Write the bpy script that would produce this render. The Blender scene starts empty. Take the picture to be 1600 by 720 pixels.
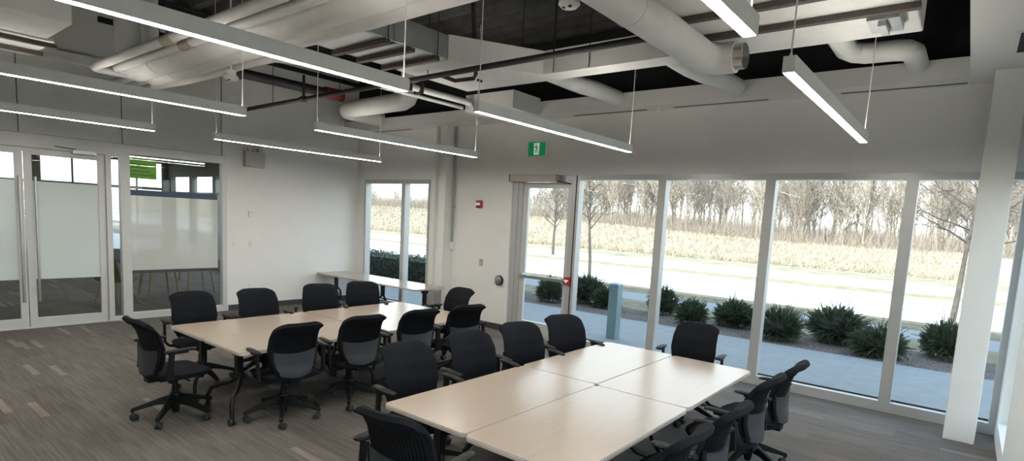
import bpy, math, random
from mathutils import Vector, Matrix
random.seed(7)
S = bpy.context.scene
C = bpy.data.collections.new('meeting_room')
S.collection.children.link(C)
PI = math.pi

# ------------------------------------------------------------------ materials
def mat(name, col, rough=.6, metal=0., noise=0., nscale=20., emis=None, estr=0., spec=.5, bump=0., bscale=200.):
    m = bpy.data.materials.new(name); m.use_nodes = True
    nt = m.node_tree; b = nt.nodes['Principled BSDF']
    b.inputs['Base Color'].default_value = (*col, 1)
    b.inputs['Roughness'].default_value = rough
    b.inputs['Metallic'].default_value = metal
    b.inputs['Specular IOR Level'].default_value = spec
    tc = nt.nodes.new('ShaderNodeTexCoord')
    if noise:
        n = nt.nodes.new('ShaderNodeTexNoise'); n.inputs['Scale'].default_value = nscale; n.inputs['Detail'].default_value = 4
        nt.links.new(tc.outputs['Object'], n.inputs['Vector'])
        r = nt.nodes.new('ShaderNodeMapRange')
        r.inputs['From Min'].default_value = .3; r.inputs['From Max'].default_value = .7
        r.inputs['To Min'].default_value = 1 - noise; r.inputs['To Max'].default_value = 1 + noise
        nt.links.new(n.outputs['Fac'], r.inputs['Value'])
        mx = nt.nodes.new('ShaderNodeVectorMath'); mx.operation = 'SCALE'
        mx.inputs[0].default_value = col
        nt.links.new(r.outputs['Result'], mx.inputs['Scale'])
        nt.links.new(mx.outputs['Vector'], b.inputs['Base Color'])
    if bump:
        n2 = nt.nodes.new('ShaderNodeTexNoise'); n2.inputs['Scale'].default_value = bscale
        nt.links.new(tc.outputs['Object'], n2.inputs['Vector'])
        bp = nt.nodes.new('ShaderNodeBump'); bp.inputs['Strength'].default_value = bump; bp.inputs['Distance'].default_value = .01
        nt.links.new(n2.outputs['Fac'], bp.inputs['Height']); nt.links.new(bp.outputs['Normal'], b.inputs['Normal'])
    if emis:
        b.inputs['Emission Color'].default_value = (*emis, 1); b.inputs['Emission Strength'].default_value = estr
    return m

def ramp(nt, stops):
    r = nt.nodes.new('ShaderNodeValToRGB')
    while len(r.color_ramp.elements) < len(stops): r.color_ramp.elements.new(.5)
    for e, (p, c) in zip(r.color_ramp.elements, stops): e.position = p; e.color = (*c, 1)
    return r

def carpet_material():
    m = bpy.data.materials.new('carpet_plank'); m.use_nodes = True
    nt = m.node_tree; b = nt.nodes['Principled BSDF']; b.inputs['Roughness'].default_value = .95
    b.inputs['Specular IOR Level'].default_value = .15
    L = nt.links.new
    tc = nt.nodes.new('ShaderNodeTexCoord')
    br = nt.nodes.new('ShaderNodeTexBrick'); br.offset = .37; br.inputs['Scale'].default_value = 1
    br.inputs['Brick Width'].default_value = 1.0; br.inputs['Row Height'].default_value = .25
    br.inputs['Mortar Size'].default_value = 0.0; br.inputs['Bias'].default_value = 0
    br.inputs['Color1'].default_value = (.114, .102, .093, 1); br.inputs['Color2'].default_value = (.150, .136, .125, 1)
    L(tc.outputs['Object'], br.inputs['Vector'])
    # fine strips, a few of them pale accents
    b2 = nt.nodes.new('ShaderNodeTexBrick'); b2.offset = .61; b2.inputs['Scale'].default_value = 1
    b2.inputs['Brick Width'].default_value = .50; b2.inputs['Row Height'].default_value = .0625
    b2.inputs['Mortar Size'].default_value = 0.0
    b2.inputs['Color1'].default_value = (0, 0, 0, 1); b2.inputs['Color2'].default_value = (1, 1, 1, 1)
    L(tc.outputs['Object'], b2.inputs['Vector'])
    acc = ramp(nt, [(0, (.93, .93, .93)), (.5, (1., 1., 1.)), (.975, (1.06, 1.06, 1.06)), (.985, (1.6, 1.58, 1.56))])
    L(b2.outputs['Color'], acc.inputs['Fac'])
    mp = nt.nodes.new('ShaderNodeMapping'); mp.inputs['Scale'].default_value = (2.2, 55, 1)
    L(tc.outputs['Object'], mp.inputs['Vector'])
    st = nt.nodes.new('ShaderNodeTexNoise'); st.inputs['Scale'].default_value = 1; st.inputs['Detail'].default_value = 5
    L(mp.outputs['Vector'], st.inputs['Vector'])
    r1 = ramp(nt, [(.3, (.76, .76, .76)), (.7, (1.22, 1.22, 1.22))]); L(st.outputs['Fac'], r1.inputs['Fac'])
    pile = nt.nodes.new('ShaderNodeTexNoise'); pile.inputs['Scale'].default_value = 160; L(tc.outputs['Object'], pile.inputs['Vector'])
    r2 = ramp(nt, [(.3, (.75, .75, .75)), (.7, (1.25, 1.25, 1.25))]); L(pile.outputs['Fac'], r2.inputs['Fac'])
    cur = br.outputs['Color']
    for o in (acc, r1, r2):
        mx = nt.nodes.new('ShaderNodeMix'); mx.data_type = 'RGBA'; mx.blend_type = 'MULTIPLY'; mx.inputs['Factor'].default_value = 1
        L(cur, mx.inputs['A']); L(o.outputs['Color'], mx.inputs['B']); cur = mx.outputs['Result']
    L(cur, b.inputs['Base Color'])
    bp = nt.nodes.new('ShaderNodeBump'); bp.inputs['Strength'].default_value = .4; bp.inputs['Distance'].default_value = .004
    L(pile.outputs['Fac'], bp.inputs['Height']); L(bp.outputs['Normal'], b.inputs['Normal'])
    return m

def laminate_material():
    m = bpy.data.materials.new('maple_laminate'); m.use_nodes = True
    nt = m.node_tree; b = nt.nodes['Principled BSDF']; L = nt.links.new
    b.inputs['Roughness'].default_value = .22
    tc = nt.nodes.new('ShaderNodeTexCoord')
    mp = nt.nodes.new('ShaderNodeMapping'); mp.inputs['Scale'].default_value = (1.5, 26, 1); L(tc.outputs['Object'], mp.inputs['Vector'])
    n = nt.nodes.new('ShaderNodeTexNoise'); n.inputs['Scale'].default_value = 1.5; n.inputs['Detail'].default_value = 6
    L(mp.outputs['Vector'], n.inputs['Vector'])
    r = ramp(nt, [(.3, (.385, .312, .256)), (.7, (.408, .335, .278))]); L(n.outputs['Fac'], r.inputs['Fac'])
    L(r.outputs['Color'], b.inputs['Base Color'])
    return m

def glass_material(name, tint=(.93, .97, .96), ior=1.45):
    m = bpy.data.materials.new(name); m.use_nodes = True
    nt = m.node_tree; nt.nodes.clear(); L = nt.links.new
    o = nt.nodes.new('ShaderNodeOutputMaterial'); mx = nt.nodes.new('ShaderNodeMixShader')
    t = nt.nodes.new('ShaderNodeBsdfTransparent'); t.inputs['Color'].default_value = (*tint, 1)
    g = nt.nodes.new('ShaderNodeBsdfGlossy'); g.inputs['Roughness'].default_value = 0.0
    lw = nt.nodes.new('ShaderNodeLayerWeight'); lw.inputs['Blend'].default_value = .5
    pw = nt.nodes.new('ShaderNodeMath'); pw.operation = 'POWER'; pw.inputs[1].default_value = 5; L(lw.outputs['Facing'], pw.inputs[0])
    r0 = ((ior - 1) / (ior + 1)) ** 2
    f = nt.nodes.new('ShaderNodeMath'); f.operation = 'MULTIPLY_ADD'; f.inputs[1].default_value = 1 - r0; f.inputs[2].default_value = r0; L(pw.outputs[0], f.inputs[0])
    L(f.outputs[0], mx.inputs['Fac']); L(t.outputs[0], mx.inputs[1]); L(g.outputs[0], mx.inputs[2]); L(mx.outputs[0], o.inputs['Surface'])
    return m

def film_material(name, col, through):
    m = bpy.data.materials.new(name); m.use_nodes = True
    nt = m.node_tree; nt.nodes.clear(); L = nt.links.new
    o = nt.nodes.new('ShaderNodeOutputMaterial')
    d = nt.nodes.new('ShaderNodeBsdfDiffuse'); d.inputs['Color'].default_value = (*col, 1)
    tl = nt.nodes.new('ShaderNodeBsdfTranslucent'); tl.inputs['Color'].default_value = (*col, 1)
    tr = nt.nodes.new('ShaderNodeBsdfTransparent')
    gl = nt.nodes.new('ShaderNodeBsdfGlossy'); gl.inputs['Roughness'].default_value = .05
    a = nt.nodes.new('ShaderNodeMixShader'); a.inputs[0].default_value = .22
    b = nt.nodes.new('ShaderNodeMixShader'); b.inputs[0].default_value = through
    c = nt.nodes.new('ShaderNodeMixShader'); c.inputs[0].default_value = .07
    L(d.outputs[0], a.inputs[1]); L(tl.outputs[0], a.inputs[2]); L(a.outputs[0], b.inputs[1]); L(tr.outputs[0], b.inputs[2])
    L(b.outputs[0], c.inputs[1]); L(gl.outputs[0], c.inputs[2]); L(c.outputs[0], o.inputs['Surface'])
    return m

M = dict(
    carpet=carpet_material(), laminate=laminate_material(),
    edge=mat('edge_band', (.52, .47, .42), .45, noise=.04),
    wall=mat('wall_paint', (.78, .775, .755), .75, noise=.02, nscale=3),
    white=mat('white_paint', (.76, .77, .75), .55, noise=.02, nscale=4),
    panel=mat('grey_panel', (.66, .67, .64), .6, noise=.03, nscale=3),
    soffit=mat('soffit_paint', (.76, .76, .74), .8, noise=.02, nscale=3),
    base=mat('rubber_base', (.045, .045, .048), .6, noise=.1),
    frame=mat('anodised_frame', (.50, .51, .51), .38, metal=.35, noise=.03, nscale=8),
    doorframe=mat('silver_frame', (.60, .60, .59), .42, metal=.25, noise=.03, nscale=8),
    glass=glass_material('clear_glass', ior=1.17), glass2=glass_material('partition_glass', (.88, .92, .91), 1.5),
    film=film_material('frosted_film', (.80, .87, .87), .04), film2=film_material('sheer_film', (.76, .77, .73), .30),
    blue=mat('blue_stripe', (.05, .08, .14), .5, noise=.05),
    steel=mat('brushed_steel', (.55, .55, .53), .3, metal=1, noise=.06, nscale=60),
    fabric=mat('black_fabric', (.0088, .0098, .0135), .92, noise=.25, nscale=140, spec=.15, bump=.35, bscale=500),
    plastic=mat('black_plastic', (.0055, .0056, .0064), .5, spec=.25, noise=.1, nscale=30),
    shell=mat('graphite_plastic', (.030, .034, .041), .5, noise=.06, nscale=30),
    pad=mat('grey_arm_pad', (.008, .008, .009), .55, spec=.25, noise=.08, nscale=40),
    tyre=mat('caster_grey', (.03, .03, .031), .5, noise=.1),
    metal=mat('black_steel', (.006, .006, .007), .4, spec=.3, noise=.1, nscale=30),
    deck=mat('dark_deck', (.055, .055, .053), .85, noise=.35, nscale=4),
    plenum=mat('dark_plenum', (.016, .017, .020), .9, noise=.2, nscale=3),
    duct=mat('white_duct_wrap', (.66, .66, .64), .55, noise=.05, nscale=5, bump=.3, bscale=6),
    galv=mat('galvanised', (.40, .42, .42), .45, metal=.6, noise=.12, nscale=4),
    strap=mat('brown_strap', (.07, .055, .05), .7, noise=.2),
    iron=mat('black_iron', (.016, .015, .015), .6, noise=.2),
    lampbody=mat('lamp_aluminium', (.78, .79, .78), .5, metal=.0, noise=.03),
    led=mat('led_diffuser', (.9, .9, .88), .5, emis=(1, .945, .85), estr=66.0),
    cord=mat('white_cord', (.7, .7, .68), .5, noise=.03),
    red=mat('alarm_red', (.42, .02, .02), .4, noise=.05),
    green=mat('sign_green', (.0, .17, .06), .45, noise=.03, emis=(.0, .30, .10), estr=.25),
    signwhite=mat('sign_white', (.8, .85, .8), .45, noise=.02, emis=(.8, .9, .8), estr=.25),
    fill_uplight=mat('added_uplight_glow', (.9, .9, .88), .5, emis=(1, .94, .84), estr=22.0),  # emission for the added strips that brighten ceiling and upper walls
    led2=mat('lobby_diffuser', (.9, .9, .88), .5, emis=(1, .86, .72), estr=14.0),
    black=mat('black_matt', (.01, .01, .01), .6, noise=.1),
    concrete=mat('sidewalk_concrete', (.185, .200, .202), .9, noise=.08, nscale=6),
    asphalt=mat('pale_road', (.52, .51, .49), .95, noise=.05, nscale=2),
    mulch=mat('bark_mulch', (.085, .068, .058), 1, noise=.95, nscale=30, bump=1, bscale=40),
    lawn=mat('winter_lawn', (.135, .118, .072), 1, noise=.30, nscale=3),
    tanlawn=mat('tan_lawn', (.25, .215, .125), 1, noise=.25, nscale=2),
    mown=mat('mown_straw', (.27, .235, .15), 1, noise=.3, nscale=1.1),
    field=mat('dry_field', (.36, .315, .235), 1, noise=.25, nscale=1.3),
    straw=mat('dry_grass', (.38, .325, .245), .9, noise=.3, nscale=2),
    yew=mat('yew_green', (.052, .074, .036), .6, noise=.5, nscale=14),
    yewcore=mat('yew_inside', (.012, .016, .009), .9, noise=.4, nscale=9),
    bark=mat('grey_bark', (.25, .21, .175), .9, noise=.3, nscale=9),
    bark3=mat('street_bark', (.105, .088, .074), .9, noise=.3, nscale=9),
    bark2=mat('tan_bark', (.33, .28, .225), .9, noise=.3, nscale=6),
    brush=mat('tan_brush', (.25, .205, .165), .9, noise=.3, nscale=3),
    post=mat('blue_grey_metal', (.20, .28, .31), .4, metal=.3, noise=.04),
    wood=mat('light_oak', (.42, .30, .18), .5, noise=.12, nscale=10),
    olive=mat('olive_fabric', (.22, .20, .06), .85, noise=.12),
    lime=mat('lime_panel', (.13, .34, .03), .6, noise=.04),
    limed=mat('dark_lime', (.03, .11, .02), .6, noise=.04),
    dkframe=mat('dark_frame', (.05, .052, .055), .5, noise=.1),
    dkwall=mat('grey_lobby_wall', (.20, .19, .18), .8, noise=.04),
    roof=mat('roof_membrane', (.2, .2, .2), .9, noise=.1),
    house=mat('house_siding', (.6, .57, .52), .8, noise=.05), shingle=mat('house_shingle', (.36, .31, .27), .9, noise=.1),
)

# ------------------------------------------------------------------ mesh builder
class MB:
    def __init__(s): s.v = []; s.f = []
    def add(s, vs, fs):
        n = len(s.v); s.v += [tuple(v) for v in vs]; s.f += [tuple(i + n for i in f) for f in fs]; return s
    def box(s, x0, x1, y0, y1, z0, z1, mtx=None):
        vs = [Vector((x, y, z)) for z in (z0, z1) for y in (y0, y1) for x in (x0, x1)]
        if mtx is not None: vs = [mtx @ v for v in vs]
        return s.add(vs, [(0, 2, 3, 1), (4, 5, 7, 6), (0, 1, 5, 4), (2, 6, 7, 3), (0, 4, 6, 2), (1, 3, 7, 5)])
    def tube(s, pts, r, n=8, caps=True, flat=1.0):
        pts = [Vector(p) for p in pts]; k = len(pts)
        rs = r if isinstance(r, (list, tuple)) else [r] * k
        up = None; rings = []
        for i, p in enumerate(pts):
            t = (pts[min(i + 1, k - 1)] - pts[max(i - 1, 0)])
            if t.length < 1e-9: t = Vector((0, 0, 1))
            t.normalize()
            if up is None: up = Vector((0, 0, 1)) if abs(t.z) < .9 else Vector((0, 1, 0))
            a = t.cross(up)
            if a.length < 1e-6: a = t.cross(Vector((1, 0, 0)))
            a.normalize(); b = a.cross(t).normalized(); up = b
            rings.append([p + rs[i] * (math.cos(2 * PI * j / n) * a + flat * math.sin(2 * PI * j / n) * b) for j in range(n)])
        vs = [v for R in rings for v in R]
        fs = [(i * n + j, i * n + (j + 1) % n, (i + 1) * n + (j + 1) % n, (i + 1) * n + j) for i in range(k - 1) for j in range(n)]
        if caps: fs += [tuple(range(n - 1, -1, -1)), tuple((k - 1) * n + j for j in range(n))]
        return s.add(vs, fs)
    def bar(s, p, q, w, h, up=(0, 0, 1), w2=None, h2=None):
        p, q = Vector(p), Vector(q); t = (q - p).normalized(); u = Vector(up); a = t.cross(u).normalized(); b = a.cross(t)
        w2 = w if w2 is None else w2; h2 = h if h2 is None else h2
        vs = [c + sx * ww / 2 * a + sy * hh / 2 * b for c, ww, hh in ((p, w, h), (q, w2, h2)) for sx, sy in ((-1, -1), (1, -1), (1, 1), (-1, 1))]
        return s.add(vs, [(3, 2, 1, 0), (4, 5, 6, 7), (0, 1, 5, 4), (1, 2, 6, 5), (2, 3, 7, 6), (3, 0, 4, 7)])
    def plate(s, w, d, z0, z1, r, cx=0, cy=0, n=5, bev=0.):
        out = []
        for sx, sy, a0 in ((1, 1, 0), (-1, 1, 1), (-1, -1, 2), (1, -1, 3)):
            for k in range(n + 1):
                a = (a0 + k / n) * PI / 2
                out.append((sx * (w / 2 - r), sy * (d / 2 - r), math.cos(a), math.sin(a)))
        m = len(out); lev = [(z0, r - bev), (z0 + bev, r), (z1 - bev, r), (z1, r - bev)] if bev else [(z0, r), (z1, r)]
        vs = [(cx + x + c * rr, cy + y + q * rr, z) for z, rr in lev for x, y, c, q in out]
        fs = [(i * m + j, i * m + (j + 1) % m, (i + 1) * m + (j + 1) % m, (i + 1) * m + j) for i in range(len(lev) - 1) for j in range(m)]
        fs += [tuple(range(m - 1, -1, -1)), tuple((len(lev) - 1) * m + j for j in range(m))]
        return s.add(vs, fs)
    def shell(s, front, back, nu, nv):
        # closed shell from two (nu+1)x(nv+1) grids
        n = (nu + 1) * (nv + 1); vs = front + back; fs = []
        idx = lambda i, j: j * (nu + 1) + i
        for j in range(nv):
            for i in range(nu):
                fs.append((idx(i, j), idx(i + 1, j), idx(i + 1, j + 1), idx(i, j + 1)))
                fs.append((n + idx(i, j), n + idx(i, j + 1), n + idx(i + 1, j + 1), n + idx(i + 1, j)))
        for i in range(nu):
            fs.append((idx(i + 1, 0), idx(i, 0), n + idx(i, 0), n + idx(i + 1, 0)))
            fs.append((idx(i, nv), idx(i + 1, nv), n + idx(i + 1, nv), n + idx(i, nv)))
        for j in range(nv):
            fs.append((idx(0, j), idx(0, j + 1), n + idx(0, j + 1), n + idx(0, j)))
            fs.append((idx(nu, j + 1), idx(nu, j), n + idx(nu, j), n + idx(nu, j + 1)))
        return s.add(vs, fs)
    def build(s, name, m, parent=None, smooth=False, bevel=0., kind=None):
        me = bpy.data.meshes.new(name); me.from_pydata([tuple(v) for v in s.v], [], s.f); me.update()
        me.materials.append(m)
        if smooth:
            me.polygons.foreach_set('use_smooth', [True] * len(me.polygons))
        o = bpy.data.objects.new(name, me); C.objects.link(o)
        if parent is not None: o.parent = parent
        if bevel:
            b = o.modifiers.new('bevel', 'BEVEL'); b.width = bevel; b.segments = 2; b.limit_method = 'ANGLE'
        if smooth:
            try: me.set_sharp_from_angle(angle=math.radians(40))
            except Exception: pass
        if kind: o['kind'] = kind
        return o

def tag(o, label, cat, group=None, kind=None):
    o['label'] = label; o['category'] = cat
    if group: o['group'] = group
    if kind: o['kind'] = kind
    return o
def thing(name, label, cat, loc=(0, 0, 0), rz=0., group=None):
    o = bpy.data.objects.new(name, None); C.objects.link(o); o.empty_display_size = .1
    o.location = loc; o.rotation_euler = (0, 0, rz)
    return tag(o, label, cat, group)
def structure(name, mb, m, parent=None, **k):
    return mb.build(name, m, parent, kind=None if parent else 'structure', **k)
def copy_tree(o, parent=None):
    c = o.copy(); C.objects.link(c); c.parent = parent
    for ch in list(KIDS.get(o.name, [])): copy_tree(ch, c)
    return c
KIDS = {}
def index_children():
    KIDS.clear()
    for o in C.objects:
        if o.parent: KIDS.setdefault(o.parent.name, []).append(o)

# ------------------------------------------------------------------ room dimensions
XL, YB, XR, YF = -10.15, 7.36, .40, -4.0
DECK = 4.6

# floor
structure('floor', MB().box(XL - .0, XR, YF, YB, -.12, 0), M['carpet'])
structure('floor_lobby', MB().box(-20, XL - .15, YF, 7.4, -.12, -.001), M['carpet'])

# deck: corrugated, ribs along X
mb = MB(); y = YF - .2; prof = []
while y < YB + .4:
    prof += [(y, DECK), (y + .09, DECK), (y + .13, DECK + .075), (y + .23, DECK + .075)]; y += .30
vs = [(x, yy, zz) for x in (XL - .2, XR + .3) for yy, zz in prof]; n = len(prof)
mb.add(vs, [(i, n + i, n + i + 1, i + 1) for i in range(n - 1)])
structure('ceiling', mb, M['deck'])
structure('ceiling_roof', MB().box(-26, .95, -12, 7.85, 4.72, 5.2), M['roof'])
mb = MB()
for x in (-9.0, -6.9, -2.95, -.1):
    mb.box(x - .07, x + .07, YF, YB, 4.36, 4.38).box(x - .005, x + .005, YF, YB, 4.38, 4.58).box(x - .07, x + .07, YF, YB, 4.58, 4.6)
structure('trim_joists', mb, M['plenum'])

# left wall (glass front, white wall, panels above)
mb = MB()
mb.box(XL - .12, XL, 4.66, YB + .15, 0, 2.70).box(XL - .12, XL, 4.59, YB + .15, 2.70, DECK)
mb.box(XL - .12, XL, YF, .98, 0, 2.70)
structure('wall_left', mb, M['wall'])
mb = MB()
ys = [YF, -1.4, .47, 1.90, 3.11, 4.575]
for a, b in zip(ys[:-1], ys[1:]):
    mb.box(XL - .12, XL, a + .008, b - .008, 2.705, DECK)
mb.box(XL - .14, XL - .05, YF, 4.59, 2.70, DECK)
structure('wall_left_upper', mb, M['panel'])
structure('trim_left_ledge', MB().box(XL, XL + .10, YF, 3.3, 3.74, 3.86), M['white'])
structure('baseboard_left', MB().box(XL, XL + .012, 4.68, YB, 0, .10), M['base'])

# back wall: windows and doors
WT = 2.60   # window head
mb = MB()
mb.box(XL, -9.90, YB, YB + .16, 0, WT)
mb.box(-7.92, -5.96, YB, YB + .16, 0, WT)
mb.box(XL, XR + .15, YB, YB + .16, WT, 3.47)
structure('wall_back', mb, M['wall'])
structure('wall_back_plenum', MB().box(XL, XR + .15, YB, YB + .16, 3.47, DECK + .1), M['plenum'])
structure('baseboard_back', MB().box(-7.30, -5.96, YB - .012, YB, 0, .10).box(XL, -9.9, YB - .012, YB, 0, .10).box(-7.92, -7.6, YB - .012, YB, 0, .10), M['base'])
# steel column in the wall (H section) and free column
mb = MB()
mb.box(-7.61, -7.585, YB - .20, YB, 0, 3.46).box(-7.345, -7.32, YB - .20, YB, 0, 3.46).box(-7.585, -7.345, YB - .13, YB - .10, 0, 3.46)
structure('column_steel', mb, M['white'])
structure('column_free', MB().box(0, .24, 6.84, 7.08, 0, 3.46), M['white'], bevel=.006)

# right wall: pier, window recess near the corner
mb = MB()
mb.box(XR, XR + .16, 4.2, 6.05, 0, 3.47).box(XR, XR + .16, YF, 4.2, 0, .19).box(XR, XR + .16, YF, 4.2, 2.55, 3.47).box(XR, XR + .16, YF, -3.6, .19, 2.55)
mb.box(XR, XR + .16, 6.05, 7.12, 0, .19)
mb.box(XR, XR + .16, 6.05, 7.12, 2.55, 3.47)
mb.box(XR, XR + .16, 7.12, YB + .05, 0, 3.47)
structure('wall_right', mb, M['white'])
structure('wall_right_plenum', MB().box(XR, XR + .16, YF, YB, 3.47, DECK + .1), M['plenum'])
structure('wall_front', MB().box(XL - .1, XR + .16, YF - .16, YF, 0, DECK + .1), M['wall'])
w = MB().box(XR + .115, XR + .15, 6.05, 6.10, .19, 2.55).box(XR + .115, XR + .15, 7.07, 7.12, .19, 2.55).box(XR + .115, XR + .15, 6.1, 7.07, .19, .24).box(XR + .115, XR + .15, 6.1, 7.07, 2.5, 2.55)
wo = structure('window_6', w, M['frame'])
structure('pane', MB().box(XR + .128, XR + .134, 6.1, 7.07, .24, 2.5), M['glass'], wo)

w = MB()
for y in (-3.6, -2.04, -.48, 1.08, 2.64, 4.16): w.box(XR + .03, XR + .15, y, y + .04, .19, 2.55)
w.box(XR + .03, XR + .15, -3.6, 4.2, .19, .24).box(XR + .03, XR + .15, -3.6, 4.2, 2.5, 2.55)
wo = structure('window_10', w, M['frame'])
structure('pane', MB().box(XR + .1, XR + .106, -3.58, 4.18, .24, 2.5), M['glass'], wo)
# windows of the back wall
def window(name, x0, x1, z0=0., z1=WT, mull=(), m='frame', stile=.055, sill=.11, head=.075):
    f = MB(); a, b = YB - .005, YB + .13
    f.box(x0, x0 + stile, a, b, z0, z1).box(x1 - stile, x1, a, b, z0, z1)
    f.box(x0 + stile, x1 - stile, a, b, z0, z0 + sill).box(x0 + stile, x1 - stile, a, b, z1 - head, z1)
    for x in mull: f.box(x - .05, x + .05, a, b, z0 + sill, z1 - head)
    o = structure(name, f, M[m])
    xs = [x0 + stile] + [v for x in mull for v in (x - .05, x + .05)] + [x1 - stile]
    for i in range(0, len(xs), 2):
        structure('pane', MB().box(xs[i] - .004, xs[i + 1] + .004, YB + .085, YB + .093, z0 + sill - .004, z1 - head + .004), M['glass'], o)
        structure('glazing_bead', MB().box(xs[i], xs[i + 1], YB + .093, YB + .108, z0 + sill, z0 + sill + .016), M['black'], o)
    return o
window('window_1', -4.72, -3.345)
structure('trim_gasket', MB().box(-4.722, -4.704, YB - .008, YB + .05, 0, WT - .01), M['black'])
window('window_2', -3.345, -1.955)
window('window_3', -1.955, -.545)
window('window_4', -.545, XR)
window('window_5', -9.88, -7.93, 0, 2.53, mull=(-8.67,), stile=.04)
structure('trim_window_head', MB().box(-9.9, -7.92, YB, YB + .16, 2.53, 2.6), M['wall'])

# exterior door in the back wall
d = MB(); a, b = YB + .03, YB + .16
d.box(-5.96, -5.86, a, b, 0, WT).box(-5.86, -5.77, a + .02, b, 0, WT).box(-4.80, -4.72, YB - .005, b, 0, WT).box(-5.77, -4.80, a, b, 2.50, WT).box(-5.77, -4.80, a, b, 0, .015)
door2 = structure('door_2', d, M['frame'])
lf = MB(); a, b = YB + .06, YB + .105
lf.box(-5.765, -5.665, a, b, .02, 2.49).box(-4.895, -4.805, a, b, .02, 2.49).box(-5.665, -4.895, a, b, .02, .23).box(-5.665, -4.895, a, b, 2.40, 2.49)
leaf = structure('door_leaf', lf, M['doorframe'], door2)
structure('pane', MB().box(-5.67, -4.89, YB + .08, YB + .087, .22, 2.41), M['glass'], leaf)
pb = MB().box(-5.70, -4.86, YB - .01, YB + .025, .945, 1.0).box(-5.73, -5.66, YB - .005, YB + .06, .93, 1.015).box(-4.90, -4.83, YB - .005, YB + .06, .93, 1.015)
structure('push_bar', pb, M['steel'], leaf, bevel=.006)
op = thing('door_operator', 'long beige automatic door operator box above the exterior glass door', 'door operator', (0, 0, 0))
MB().box(-5.93, -5.03, YB - .12, YB + .02, 2.49, 2.60).build('casing', mat('beige_casing', (.52, .48, .42), .5, noise=.03), op, bevel=.008)
MB().box(-5.945, -5.93, YB - .118, YB + .02, 2.488, 2.602).build('end_cap', M['black'], op)
MB().bar((-5.08, YB - .06, 2.50), (-4.82, YB - .02, 2.47), .02, .02).bar((-5.05, YB - .05, 2.5), (-5.05, YB - .05, 2.46), .03, .03).build('arm', M['iron'], op)

# ------------------------------------------------------------------ bulkheads
mb = MB()
mb.box(XL, -.18, 7.0, YB, 3.45, 3.47).box(XL, -.18, 7.0, 7.02, 3.47, 3.645)
structure('trim_bulkhead', mb, M['soffit'])
structure('trim_bulkhead_box', MB().box(-6.14, -5.22, 6.36, 7.0, 3.44, 3.47).box(-6.14, -5.22, 6.36, 6.38, 3.47, 3.69).box(-5.24, -5.22, 6.38, 7.0, 3.47, 3.69).box(-6.14, -6.12, 6.38, 7.0, 3.47, 3.69), M['soffit'])
structure('trim_right_soffit', MB().box(-.18, XR, YF, YB, 3.46, 3.56).box(-.18, -.16, YF, YB, 3.56, 4.0), M['soffit'])

for i, (x0, x1, lab) in enumerate(((-9.63, -8.35, 'thin dark slot diffuser in the soffit above the two-pane window'), (-4.77, -3.60, 'thin slot diffuser in the soffit right of the white bulkhead box'),
                                   (-3.22, -2.05, 'thin slot diffuser in the soffit above the middle windows'), (-1.29, -.2, 'thin slot diffuser in the soffit nearest the free white column'))):
    t = thing('slot_diffuser', lab, 'air vent', ((x0 + x1) / 2, 7.23, 3.45), group='slot diffusers in the back soffit')
    L = (x1 - x0) / 2
    MB().box(-L, L, -.05, -.03, -.004, .004).box(-L, L, .03, .05, -.004, .004).build('frame', M['soffit'], t)
    MB().box(-L, L, -.03, .03, -.003, .004).build('slot', M['black'], t)
t = thing('ceiling_grille', 'slatted white air grille in the right ceiling soffit beside the column', 'air vent', (.19, 6.0, 3.46))
MB().box(-.10, .10, -.32, -.29, -.008, .002).box(-.10, .10, .29, .32, -.008, .002).box(-.10, -.075, -.29, .29, -.008, .002).box(.075, .10, -.29, .29, -.008, .002).box(-.012, .012, -.29, .29, -.008, .002).build('frame', M['soffit'], t)
MB().box(-.075, -.012, -.29, .29, -.003, .002).box(.012, .075, -.29, .29, -.003, .002).build('slot', M['black'], t)
t = thing('spotlight', 'small white spot fixture between two slot diffusers in the soffit', 'spotlight', (-3.42, 7.2, 3.45))
MB().tube([(0, 0, 0), (0, 0, -.03), (0, -.01, -.05)], [.03, .03, .02], 12).build('head', M['white'], t, smooth=True)

# ------------------------------------------------------------------ storefront in the left wall
a, b = XL - .10, XL + .005
f = MB()
f.box(a, b, .93, .99, 0, 2.70).box(a, b, 2.885, 2.935, 0, 2.53).box(a, b, .99, 2.885, 2.515, 2.70).box(a, b, .99, 2.885, 0, .006)
door1 = structure('door_1', f, M['doorframe'])
for nm, y0, y1, hy in (('l', .995, 1.932, 1.88), ('r', 1.944, 2.88, 2.0)):
    lf = MB(); c, e = XL - .07, XL - .025
    lf.box(c, e, y0, y0 + .085, .012, 2.508).box(c, e, y1 - .085, y1, .012, 2.508).box(c, e, y0 + .085, y1 - .085, .012, .14).box(c, e, y0 + .085, y1 - .085, 2.42, 2.508)
    leaf = structure('door_leaf', lf, M['doorframe'], door1)
    structure('pane', MB().box(XL - .052, XL - .045, y0 + .08, y1 - .08, .135, 2.425), M['glass2'], leaf)
    structure('frosted_film', MB().box(XL - .0435, XL - .0425, y0 + .085, y1 - .085, .69, 2.06), M['film'], leaf)
    h = MB().tube([(XL + .03, hy + .05, .38), (XL + .03, hy + .05, 2.12)], .016, 10)
    for z in (.58, 1.95): h.tube([(XL + .03, hy + .05, z), (XL - .03, hy + .05, z)], .010, 8)
    if nm == 'l':
        h = MB().tube([(XL + .03, hy, .38), (XL + .03, hy, 2.12)], .016, 10)
        for z in (.58, 1.95): h.tube([(XL + .03, hy, z), (XL - .03, hy, z)], .010, 8)
    structure('pull_handle', h, M['steel'], leaf, smooth=True)
t = thing('door_closer', 'slim silver door closer at the top of the right glass door', 'door closer', (XL, 2.5, 2.50))
MB().box(-.02, .05, -.02, .27, -.02, .04).build('body', M['steel'], t, bevel=.006)
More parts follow.
